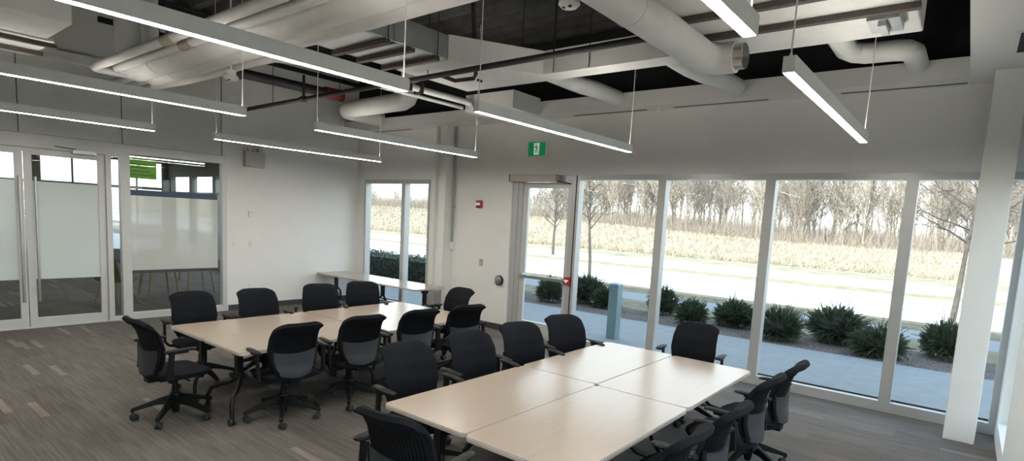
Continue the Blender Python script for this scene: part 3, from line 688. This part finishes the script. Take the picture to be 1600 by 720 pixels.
# ------------------------------------------------------------------ chairs
def make_chair():
    t = thing('swivel_chair', '', 'chair')
    # star base
    MB().tube([(0, 0, .045), (0, 0, .075), (0, 0, .21), (0, 0, .225)], [.024, .032, .045, .040], 16).build('hub', M['plastic'], t, smooth=True)
    MB().tube([(0, 0, .20), (0, 0, .30)], .027, 14).tube([(0, 0, .28), (0, 0, .38)], .019, 12).build('gas_column', M['metal'], t, smooth=True)
    for k in range(5):
        a = 2 * PI * k / 5 + .45; c, s = math.cos(a), math.sin(a); rot = Matrix.Rotation(a, 4, 'Z')
        lg = MB()
        secs = [(.03, .172, .056, .080), (.14, .150, .050, .052), (.25, .116, .042, .038), (.325, .090, .038, .034), (.335, .085, .032, .022)]
        vs = []
        for r, z, w, h in secs:
            for yy, zz in ((-w / 2, -h / 2), (w / 2, -h / 2), (w / 2 * .75, h / 2), (-w / 2 * .75, h / 2)): vs.append(rot @ Vector((r, yy, z + zz)))
        n = len(secs); fs = [(i * 4 + j, i * 4 + (j + 1) % 4, i * 4 + 4 + (j + 1) % 4, i * 4 + 4 + j) for i in range(n - 1) for j in range(4)] + [(3, 2, 1, 0), (n * 4 - 4, n * 4 - 3, n * 4 - 2, n * 4 - 1)]
        lg.add(vs, fs)
        l = lg.build('base_leg', M['plastic'], t, bevel=.005)
        sw = a + random.uniform(-.9, .9); ax = Vector((-math.sin(sw), math.cos(sw), 0)); ctr = Vector((.318 * c, .318 * s, .030)) - .014 * Vector((math.cos(sw), math.sin(sw), 0))
        cm = MB()
        for q in (-.0155, .0155): cm.tube([ctr + ax * (q - .010), ctr + ax * (q - .008), ctr + ax * (q + .008), ctr + ax * (q + .010)], [.024, .030, .030, .024], 16)
        cm.tube([Vector((.318 * c, .318 * s, .03)), Vector((.318 * c, .318 * s, .085))], .010, 8)
        cm.build('caster', M['tyre'], l, smooth=True)
    # mechanism and seat
    MB().box(-.07, .07, -.15, .10, .352, .385).box(-.11, .11, -.10, .08, .375, .402).box(-.05, .05, -.23, -.12, .358, .395).tube([(.10, .02, .372), (.21, .03, .365)], .009, 8).tube([(-.10, -.02, .372), (-.22, -.02, .365)], .009, 8).build('seat_mechanism', M['plastic'], t, bevel=.01)
    fr, bk = [], []; NU, NV = 12, 12
    for j in range(NV + 1):
        v = j / NV * 2 - 1
        for i in range(NU + 1):
            u = i / NU * 2 - 1
            # square to rounded square
            x = u * math.sqrt(1 - .36 * v * v); y = v * math.sqrt(1 - .36 * u * u)
            e = max(abs(u), abs(v)) ** 4
            z = .458 - .028 * e + .010 * u * u - .012 * max(0, v) ** 2
            fr.append((x * .262, .005 + y * .252, z)); bk.append((x * .245, .0 + y * .235, .398 + .004 * (1 - e)))
    MB().shell(fr, bk, NU, NV).build('seat', M['fabric'], t, smooth=True)
    # back: profile functions
    Z0, Z1 = .475, .925
    def lerp(tab, v):
        for (a, x), (b, y) in zip(tab[:-1], tab[1:]):
            if v <= b:
                q = (v - a) / (b - a); q = q * q * (3 - 2 * q) * .5 + q * .5; return x + (y - x) * q
        return tab[-1][1]
    HW = [(0, .165), (.08, .188), (.22, .212), (.45, .226), (.70, .222), (.87, .214), (.95, .207), (1, .186)]
    YC = [(0, -.222), (.18, -.206), (.4, -.205), (.65, -.232), (.85, -.282), (1, -.335)]
    def P(u, v, off):
        hw = lerp(HW, v); y = lerp(YC, v) + .045 * u * u
        z = Z0 + (Z1 - Z0) * v - .022 * max(0, abs(u) - .55) ** 2 / .2 * (v > .8) * ((v - .8) / .2)
        return (u * hw, y + off, z)
    NU, NV = 14, 18; fr, bk = [], []
    for j in range(NV + 1):
        v = j / NV
        for i in range(NU + 1):
            u = i / NU * 2 - 1; e = max(abs(u) ** 6, abs(2 * v - 1) ** 10)
            roll = max(0, (v - .82) / .18)
            fr.append(P(u, v, .020 * (1 - e))); bk.append(P(u * (1 - .02), v, -.020 - .040 * math.sin(PI * min(1, roll * .95 + .02)) if roll > 0 else -.020 + .006 * e))
    MB().shell(fr, bk, NU, NV).build('backrest', M['fabric'], t, smooth=True)
    # vertical flex slats on the back
    sl = MB()
    for k in range(19):
        u = -.86 + 1.72 * k / 18
        pts = [Vector(P(u * .98, v, -.0225)) for v in (.40 - .03 * (1 - u * u), .5, .6, .7, .78, .825)]
        sl.tube(pts, .0052, 6)
    sl.build('flex_slats', M['plastic'], t, smooth=True)
    fr, bk = [], []
    for j in range(9):
        v = -.04 + .46 * j / 8
        for i in range(13):
            u = i / 6 - 1; cr = .055 * u * u * (v > .3)
            x, y, z = P(u * .86, max(0, v), -.026); z = Z0 + (Z1 - Z0) * (v - .05 * (1 - u * u) * (j / 8) - .06 * (1 - u * u) * (1 - j / 8))
            fr.append((x, y, z)); bk.append((x, y - .018, z))
    MB().shell(fr, bk, 12, 8).build('back_shell', M['shell'], t, smooth=True)
    MB().bar((0, -.14, .375), (0, -.245, .43), .10, .03).bar((0, -.245, .43), (0, -.235, .50), .10, .025).build('back_bracket', M['plastic'], t, bevel=.006)
    for sx in (-1, 1):
        bs = MB(); q = [P(sx * .93, v, -.036 if v > .1 else -.03) for v in (0, .12, .25, .38, .46)]
        bs.tube([(sx * .13, -.19, .42)] + q, [.012, .016, .018, .018, .016, .010], 8, flat=.7)
        bs.build('back_support', M['plastic'], t, smooth=True)
    # arms
    for sx in (-1, 1):
        am = MB()
        am.tube([(sx * .10, -.10, .385), (sx * .20, -.12, .383), (sx * .27, -.135, .40), (sx * .292, -.145, .435)], [.022, .020, .018, .018], 10, flat=.8)
        am.bar((sx * .293, -.165, .42), (sx * .300, -.145, .650), .020, .050, up=(0, 1, 0), w2=.020, h2=.042)
        am.box(sx * .300 - .018, sx * .300 + .018, -.175, -.02, .640, .656)
        a_ = am.build('armrest', M['plastic'], t, smooth=False, bevel=.004)
        pad = MB(); pts = [(sx * .302, -.205, .664), (sx * .302, -.195, .665), (sx * .302, -.10, .668), (sx * .297, .0, .668), (sx * .292, .040, .666), (sx * .291, .050, .665)]
        pad.tube(pts, [.016, .028, .031, .029, .024, .012], 12, flat=.45)
        pad.build('arm_pad', M['pad'], a_, smooth=True)
    return t
ch0 = make_chair(); index_children(); chairs = []
def put_chair(x, y, deg, label, group):
    t = ch0 if not chairs else copy_tree(ch0)
    # deg: direction the sitter faces, 0 = +X, 90 = +Y
    t.location = (x, y, 0); t.rotation_euler = (0, 0, math.radians(deg - 90)); t['label'] = label; t['group'] = group
    chairs.append(t)
GL, GF = 'chairs around the left tables', 'chairs around the front tables'
put_chair(-5.30, 1.98, 92, 'black swivel chair at the left end of the left tables, whole base in view', GL)
put_chair(-6.22, 2.58, -4, 'black swivel chair in front of the big glass window, wall side of left tables', GL)
put_chair(-6.14, 3.24, -8, 'black swivel chair before the white wall, second from the glass window', GL)
put_chair(-6.22, 4.02, -28, 'black swivel chair before the white wall, third from the glass window', GL)
put_chair(-6.20, 4.64, -32, 'black swivel chair below the middle of the back corner tables, fourth from the glass window', GL)
put_chair(-4.67, 2.64, 176, 'black swivel chair seen from behind with grey back shell, nearest on the left tables', GL)
put_chair(-4.66, 3.34, 172, 'black swivel chair seen from behind, second along the near side of the left tables', GL)
put_chair(-4.62, 4.02, 172, 'black swivel chair seen from behind, third along the near side of the left tables', GL)
put_chair(-4.56, 4.70, 166, 'black swivel chair seen from behind, farthest along the near side of the left tables', GL)
put_chair(-5.30, 5.28, -92, 'black swivel chair at the window end of the left tables, before the tan wall', GL)
put_chair(-2.94, 2.76, -8, 'black swivel chair facing us at the near left of the front tables, largest backrest', GF)
put_chair(-2.95, 3.44, -12, 'black swivel chair, second from the near left along the front tables', GF)
put_chair(-2.95, 4.10, -18, 'black swivel chair, third along the far side of the front tables', GF)
put_chair(-2.95, 4.80, -24, 'black swivel chair closest to the exterior glass door', GF)
put_chair(-2.06, 5.44, -86, 'black swivel chair at the head of the front tables against the middle window', GF)
put_chair(-1.22, 4.74, 180, 'black swivel chair in the right row, farthest, nearest the window sill', GF)
put_chair(-1.25, 4.16, 178, 'black swivel chair in the right row, second from the window, base in view', GF)
put_chair(-1.22, 3.27, 180, 'black swivel chair in the right row, third from the window', GF)
put_chair(-1.25, 2.70, 180, 'black swivel chair in the right row, nearest to us, cut by the photo bottom', GF)
put_chair(-2.20, 2.06, 98, 'black swivel chair at the near end of the front tables, cut by the photo bottom', GF)

# ------------------------------------------------------------------ outdoors
structure('ground_sidewalk', MB().box(-60, 30, YB + .16, 10.62, -.3, -.05), M['concrete'])
mb = MB()
for x in range(-58, 30, 2):
    mb.box(x + .85, x + .865, YB + .17, 10.62, -.0505, -.0485)
structure('trim_sidewalk_joints', mb, mat('joint_dark', (.22, .23, .24), .9, noise=.1))
def sheet(name, x0, x1, y0, y1, nx, ny, zf, m, kind='structure'):
    mb = MB(); vs = []
    for j in range(ny + 1):
        for i in range(nx + 1):
            x = x0 + (x1 - x0) * i / nx; y = y0 + (y1 - y0) * j / ny; vs.append((x, y, zf(x, y)))
    mb.add(vs, [(j * (nx + 1) + i, j * (nx + 1) + i + 1, (j + 1) * (nx + 1) + i + 1, (j + 1) * (nx + 1) + i) for j in range(ny) for i in range(nx)])
    o = mb.build(name, m, smooth=True); o['kind'] = kind; return o
rn = lambda a: random.uniform(-a, a)
sheet('ground_mulch', -60, 30, 10.62, 12.2, 180, 8, lambda x, y: -.07 + rn(.018), M['mulch'])
sheet('ground_lawn', -120, 60, 12.2, 13.75, 60, 3, lambda x, y: -.08, M['lawn'])
sheet('ground_path', -120, 60, 13.75, 15.3, 2, 1, lambda x, y: -.085, M['concrete'])
sheet('ground_verge', -120, 60, 15.3, 17.0, 60, 3, lambda x, y: -.09, M['lawn'])
sheet('ground_road', -140, 70, 17.0, 24.4, 2, 1, lambda x, y: -.12, M['asphalt'])
sheet('ground_far_verge', -140, 70, 24.4, 26.2, 60, 3, lambda x, y: -.1, M['tanlawn'])
sheet('ground_far_path', -140, 70, 26.2, 32., 2, 1, lambda x, y: -.1, M['asphalt'])
sheet('ground_mown_strip', -150, 80, 32., 36.6, 60, 4, lambda x, y: -.1, M['mown'])
def hill(x, y):
    t = max(0, min(1, (y - 36.6) / 14)); t = t * t * (3 - 2 * t)
    top = 1.0 + 1.0 * max(0, min(1, (-x - 12) / 22)) + .5 * max(0, min(1, (-x - 34) / 30))
    return -.1 + t * top
sheet('ground_hill', -260, 120, 36.6, 150, 130, 50, hill, M['field'])
structure('ground_subsoil', MB().box(-260, 120, -60, YB, -.4, -.13), M['lawn'])

# tall dry grass on the rise
rg = random.Random(3); mb = MB()
for k in range(34000):
    y = 36.8 + 14.5 * rg.random() ** 1.1; x = rg.uniform(-1.9, .02) * y * .92 + rg.uniform(-1, 1)
    z = hill(x, y) - .03; h = rg.uniform(.12, .42) * (1.3 if y < 39 else 1)
    for b in range(2):
        a = rg.uniform(0, 2 * PI); w = rg.uniform(.012, .035); dx, dy = math.cos(a) * w, math.sin(a) * w; lx, ly = rg.uniform(-.7, .7) * h, rg.uniform(-.7, .7) * h
        mb.add([(x - dx, y - dy, z), (x + dx, y + dy, z), (x + lx + dx * .3, y + ly + dy * .3, z + h * .8), (x + lx * 1.2 - dx * .3, y + ly * 1.2, z + h)], [(0, 1, 2, 3)])
tag(mb.build('dry_grass', M['straw']), 'tall straw coloured dry grass covering the rise across the road', 'grass', kind='stuff')

# bare trees
def tree_mesh(seed, height, r0, lean=(0, 0), first=.35, nb=14, ang=.7, blen=.42, levels=3, twig=3, n0=7, jit=.05, rmin=.0035):
    r = random.Random(seed); mb = MB(); br = MB()
    def grow(p, d, length, rad, lev, out):
        k = 5 if lev == 0 else 4; pts = [p.copy()]; q = p.copy(); dd = d.copy()
        for i in range(k):
            dd = (dd + Vector((r.gauss(0, 1), r.gauss(0, 1), r.gauss(0, .6))) * (jit if lev == 0 else .14) + Vector((0, 0, .05 * (lev > 0)))).normalized()
            q = q + dd * length / k; pts.append(q.copy())
        rads = [max(rad * (1 - .82 * i / k), rmin) for i in range(k + 1)]
        out.tube(pts, rads, n0 if lev == 0 else (4 if lev == 1 else 3), caps=False)
        if lev + 1 >= levels: return
        cnt = nb if lev == 0 else twig
        for c in range(cnt):
            f = (first + (1 - first) * (c + r.random()) / cnt) if lev == 0 else r.uniform(.25, .95)
            i = min(int(f * k), k - 1); fr = f * k - i; b0 = pts[i].lerp(pts[i + 1], fr)
            axis = (pts[i + 1] - pts[i]).normalized(); az = (c * 2.4 + r.random()) if lev == 0 else r.uniform(0, 2 * PI)
            side = Vector((math.cos(az), math.sin(az), 0)); side = (side - axis * side.dot(axis)).normalized()
            a = ang * r.uniform(.75, 1.25)
            nd = (axis * math.cos(a) + side * math.sin(a)).normalized()
            ln = length * blen * (1.15 - .75 * f if lev == 0 else r.uniform(.6, 1)) * r.uniform(.8, 1.2)
            grow(b0, nd, ln, max(rads[i] * .52, .005), lev + 1, br)
    grow(Vector((0, 0, 0)), Vector((lean[0], lean[1], 1)).normalized(), height, r0, 0, mb)
    return mb, br
def tree(name, label, loc, m, group=None, **k):
    t = thing(name, label, 'tree', loc, 0, group)
    a, b = tree_mesh(**k); a.build('trunk', m, t, smooth=True); b.build('branches', m, t, smooth=True)
    return t
tree('street_tree', 'young bare street tree with a straight leader, seen in the window right of the door', (-10.25, 17.2, -.12), M['bark3'], seed=5, height=4.0, r0=.066, first=.44, rmin=.006, jit=.02, nb=24, ang=.85, blen=.40, levels=4, twig=4, lean=(-.01, 0))
tree('street_tree', 'bushy bare street tree across the road, seen through the exterior door', (-18.9, 27.4, -.1), M['bark3'], seed=9, height=3.7, r0=.09, first=.40, rmin=.008, jit=.02, nb=24, ang=.75, blen=.46, levels=4, twig=4)
tree('street_tree', 'bare street tree with a leaning trunk, partly hidden by the free column', (-.13, 17.2, -.12), M['bark3'], seed=21, height=3.9, r0=.075, rmin=.006, jit=.02, lean=(.035, 0), first=.46, nb=20, ang=.95, blen=.62, levels=4, twig=4)
rt = random.Random(11); protos = []
for i in range(6):
    protos.append(tree('woodland_tree', 'tall bare tree standing in the wood beyond the field', (0, 0, 0), M['bark2'] if i % 2 else M['bark'], 'bare trees of the wood', seed=40 + i, height=7.2 + .4 * (i % 3), r0=.050 + .008 * i, first=.18, nb=28, ang=.46, blen=.40, levels=4, twig=5, n0=5, rmin=.0115))
index_children(); cnt = 0
for k in range(285):
    y = 57 + 34 * rt.random() ** 1.3; x = -.86 * y + (.92 * y) * rt.random()
    if rt.random() < .1: x = rt.uniform(-1.5, -.86) * y
    pr = protos[k % 6]; t = pr if k < 6 else copy_tree(pr)
    s = rt.uniform(.72, 1.12) * (1 + (y - 57) / 75)
    if x < -.55 * y: s *= .8
    if x < -.70 * y: s *= .62
    t.location = (x, y, hill(x, y) - .05); t.rotation_euler = (0, 0, rt.uniform(0, 6.28)); t.scale = (s, s, s)
mb = MB(); rb = random.Random(5)
for k in range(30000):
    y = rb.uniform(53, 82); x = rb.uniform(-1.6, .10) * y; z = hill(x, y) - .05; h = rb.uniform(.5, 2.0) * (1 + (y > 58) * 1.6 * rb.random() ** 2) * (1.15 if x < -.8 * y else 1)
    a = rb.uniform(0, 6.28); lx, ly = rb.gauss(0, .27) * h, rb.gauss(0, .27) * h; w = rb.uniform(.010, .024)
    mb.add([(x - w, y, z), (x + w, y, z), (x + lx, y + ly, z + h)], [(0, 1, 2)]); mb.add([(x, y - w, z), (x, y + w, z), (x + lx * .6 + .2 * h * math.cos(a), y + ly, z + h * .8)], [(0, 1, 2)])
tag(mb.build('underbrush', M['brush']), 'tangled tan underbrush along the foot of the bare wood', 'underbrush', kind='stuff')
t = thing('house', 'small pale house with a gable glimpsed behind the bare trees', 'house', (-12.9, 96, hill(-12.9, 96) + .4))
MB().box(-1.6, 1.6, -2, 2, -.5, 1.5).add([(-1.6, -2, 1.5), (1.6, -2, 1.5), (0, -2, 2.7), (-1.6, 2, 1.5), (1.6, 2, 1.5), (0, 2, 2.7)], [(0, 1, 2), (3, 5, 4)]).build('walls', M['house'], t)
MB().add([(-1.9, -2.3, 1.3), (-1.9, 2.3, 1.3), (0, 2.3, 2.8), (0, -2.3, 2.8), (1.9, -2.3, 1.3), (1.9, 2.3, 1.3)], [(0, 1, 2, 3), (3, 2, 5, 4)]).build('roof', M['shingle'], t)
MB().box(-.4, .4, -2.03, -1.98, .5, 1.3).build('window', M['dkframe'], t)

# yew shrubs
def shrub_mesh(seed, R=.5, H=.62, n=560):
    r = random.Random(seed); fo = MB(); st = MB(); core = MB()
    pts = []
    for j in range(9):
        th = PI * j / 8
        for i in range(14):
            ph = 2 * PI * i / 14; q = .70 + .12 * r.random()
            pts.append((R * q * math.sin(th) * math.cos(ph), R * q * math.sin(th) * math.sin(ph), H * .42 + H * .45 * q * math.cos(th)))
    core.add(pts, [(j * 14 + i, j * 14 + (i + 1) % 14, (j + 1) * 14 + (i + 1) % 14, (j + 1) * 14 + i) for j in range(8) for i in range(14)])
    for k in range(n):
        ph = r.uniform(0, 2 * PI); ct = r.uniform(-.95, 1); sn = math.sqrt(1 - ct * ct); q = r.uniform(.55, .9)
        p = Vector((R * q * max(sn, .75 if ct < 0 else 0) * math.cos(ph), R * q * max(sn, .75 if ct < 0 else 0) * math.sin(ph), H * .42 + H * (.5 if ct > 0 else .40) * q * ct))
        d = Vector((sn * math.cos(ph), sn * math.sin(ph), ct * .8 + .45)) + Vector((r.gauss(0, .3), r.gauss(0, .3), r.gauss(0, .25))); d.normalize()
        ln = r.uniform(.10, .24) * (1.7 if r.random() < .08 else 1); side = d.cross(Vector((r.gauss(0, 1), r.gauss(0, 1), r.gauss(0, 1)))).normalized(); s2 = d.cross(side)
        for ax in (side, s2):
            e0 = p - d * .05; e2 = p + d * ln - Vector((0, 0, .04)); em_ = p + d * ln * .5 - Vector((0, 0, .01)); fo.add([e0 - ax * .006, e0 + ax * .006, em_ + ax * .005, em_ - ax * .005, e2], [(0, 1, 2, 3), (3, 2, 4)])
        for m_ in range(8):
            f = (m_ + .7) / 8; b = p + d * ln * f - Vector((0, 0, .04 * f * f)); L = .044 * (1.15 - f * .6)
            for e, ax in ((1, side), (-1, side), (1, s2), (-1, s2)):
                tip = b + (ax * e * .8 + d * .7).normalized() * L; wv = d * .009
                fo.add([b - wv, b + wv, tip], [(0, 1, 2)])
    for k in range(5):
        a = r.uniform(0, 6.28); st.tube([(0, 0, -.05), (.1 * math.cos(a), .1 * math.sin(a), .15), (.22 * math.cos(a), .22 * math.sin(a), .34)], [.02, .015, .01], 6)
    return fo, core, st
def shrub(seed, H):
    t = thing('yew_shrub', '', 'shrub', group='yew shrubs in the mulch bed')
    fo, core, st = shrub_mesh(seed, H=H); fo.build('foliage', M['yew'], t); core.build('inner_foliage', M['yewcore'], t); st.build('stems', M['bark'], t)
    return t
sp = [shrub(1, .62), shrub(2, .68), shrub(3, .58)]; index_children(); used = set()
for k, (x, y, w, hh, lab) in enumerate((
    (-7.85, 11.35, .66, .62, 'dark green yew shrub seen through the exterior door'),
    (-7.20, 12.0, .98, .66, 'large dark yew shrub between the door mullion and the bollard'),
    (-6.50, 11.7, .66, .52, 'small dark yew shrub partly behind the blue grey bollard'),
    (-5.20, 12.0, .66, .66, 'dark yew shrub just right of the first window mullion'),
    (-4.30, 11.4, .68, .5, 'low yew shrub beside the first one, second window'),
    (-3.58, 11.9, .84, .60, 'dark yew shrub at the right end of the second window'),
    (-2.58, 11.2, .82, .62, 'spiky yew shrub at the left of the third window'),
    (-1.76, 11.9, 1.0, .66, 'widest spiky yew shrub in the middle of the third window'),
    (-1.02, 11.15, .84, .56, 'open yew shrub across the last window mullion'),
    (-.12, 12.0, .74, .66, 'yew shrub beside the free column, far right'))):
    t = sp[k] if k < 3 else copy_tree(sp[k % 3])
    t['label'] = lab; t.location = (x, y, -.07); t.rotation_euler = (0, 0, k * 1.3); t.scale = (w / 1.05, w / 1.05, hh / .66)
# clipped hedge outside the two-pane window
rh = random.Random(8); fo = MB(); core = MB()
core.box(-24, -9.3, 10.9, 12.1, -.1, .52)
for k in range(9000):
    x = rh.uniform(-24.1, -9.2); f = rh.random()
    if f < .5: p = Vector((x, 10.86 + rh.uniform(-.03, .06), rh.uniform(-.05, .56)))
    else: p = Vector((x, rh.uniform(10.85, 12.15), .55 + rh.uniform(-.04, .06)))
    d = Vector((rh.gauss(0, .7), -.5 + rh.gauss(0, .5), .5 + rh.gauss(0, .5))).normalized() * rh.uniform(.05, .11); s_ = d.cross(Vector((rh.gauss(0, 1), rh.gauss(0, 1), rh.gauss(0, 1)))).normalized() * .016
    fo.add([p - s_, p + s_, p + d], [(0, 1, 2)])
hg = thing('hedge', 'long dark green hedge outside the two-pane window', 'hedge')
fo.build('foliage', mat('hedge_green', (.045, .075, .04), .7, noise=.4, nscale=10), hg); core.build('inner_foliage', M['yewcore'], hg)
# bollard
t = thing('bollard', 'blue grey square metal bollard on the sidewalk outside the window', 'bollard', (-4.60, 8.62, -.05))
MB().box(-.085, .085, -.085, .085, 0, .93).build('post', M['post'], t, bevel=.006)
MB().add([(-.085, -.085, .93), (.085, -.085, .93), (.085, .085, .93), (-.085, .085, .93), (-.05, -.05, .955), (.05, -.05, .955), (.05, .05, .955), (-.05, .05, .955)], [(0, 1, 5, 4), (1, 2, 6, 5), (2, 3, 7, 6), (3, 0, 4, 7), (4, 5, 6, 7)]).build('cap', M['post'], t)

# ------------------------------------------------------------------ light
w = bpy.data.worlds.new('sky'); S.world = w; w.use_nodes = True
nt = w.node_tree; bg = nt.nodes['Background']; L = nt.links.new
tc = nt.nodes.new('ShaderNodeTexCoord'); sx = nt.nodes.new('ShaderNodeSeparateXYZ'); L(tc.outputs['Generated'], sx.inputs[0])
r = ramp(nt, [(0, (.55, .53, .48)), (.02, (1., 1., 1.)), (.25, (.82, .91, 1.)), (.9, (.52, .69, 1.))]); L(sx.outputs['Z'], r.inputs['Fac'])
L(r.outputs['Color'], bg.inputs['Color']); bg.inputs['Strength'].default_value = 2.75
sun = bpy.data.lights.new('sun', 'SUN'); sun.energy = 8.6; sun.angle = math.radians(.6); sun.color = (1, .965, .90)
so = bpy.data.objects.new('sun', sun); C.objects.link(so); so['label'] = 'low afternoon sun'; 
az, el = math.radians(12), math.radians(30.8)
dirv = Vector((math.sin(az) * math.cos(el), math.cos(az) * math.cos(el), -math.sin(el)))
so.rotation_euler = dirv.to_track_quat('-Z', 'Y').to_euler()

# ------------------------------------------------------------------ camera
cam = bpy.data.cameras.new('camera'); co = bpy.data.objects.new('camera', cam); C.objects.link(co)
cam.sensor_fit = 'HORIZONTAL'; cam.sensor_width = 36; cam.lens = 19.985; cam.shift_y = .0526; cam.clip_start = .02; cam.clip_end = 600
R = Vector((.77732883, .62685591, .05302414)); U = Vector((-.1135793, .05694138, .99189587)); B = Vector((.61875653, -.7770517, .11546003))
co.matrix_world = Matrix(((R.x, U.x, B.x, 0), (R.y, U.y, B.y, 0), (R.z, U.z, B.z, 1.9), (0, 0, 0, 1)))
S.camera = co
S.view_settings.view_transform = 'Standard'; S.view_settings.look = 'None'; S.view_settings.exposure = .22; S.view_settings.gamma = 1; S.view_settings.use_curve_mapping = False
S.cycles.max_bounces = 10; S.cycles.transparent_max_bounces = 12; S.cycles.diffuse_bounces = 5
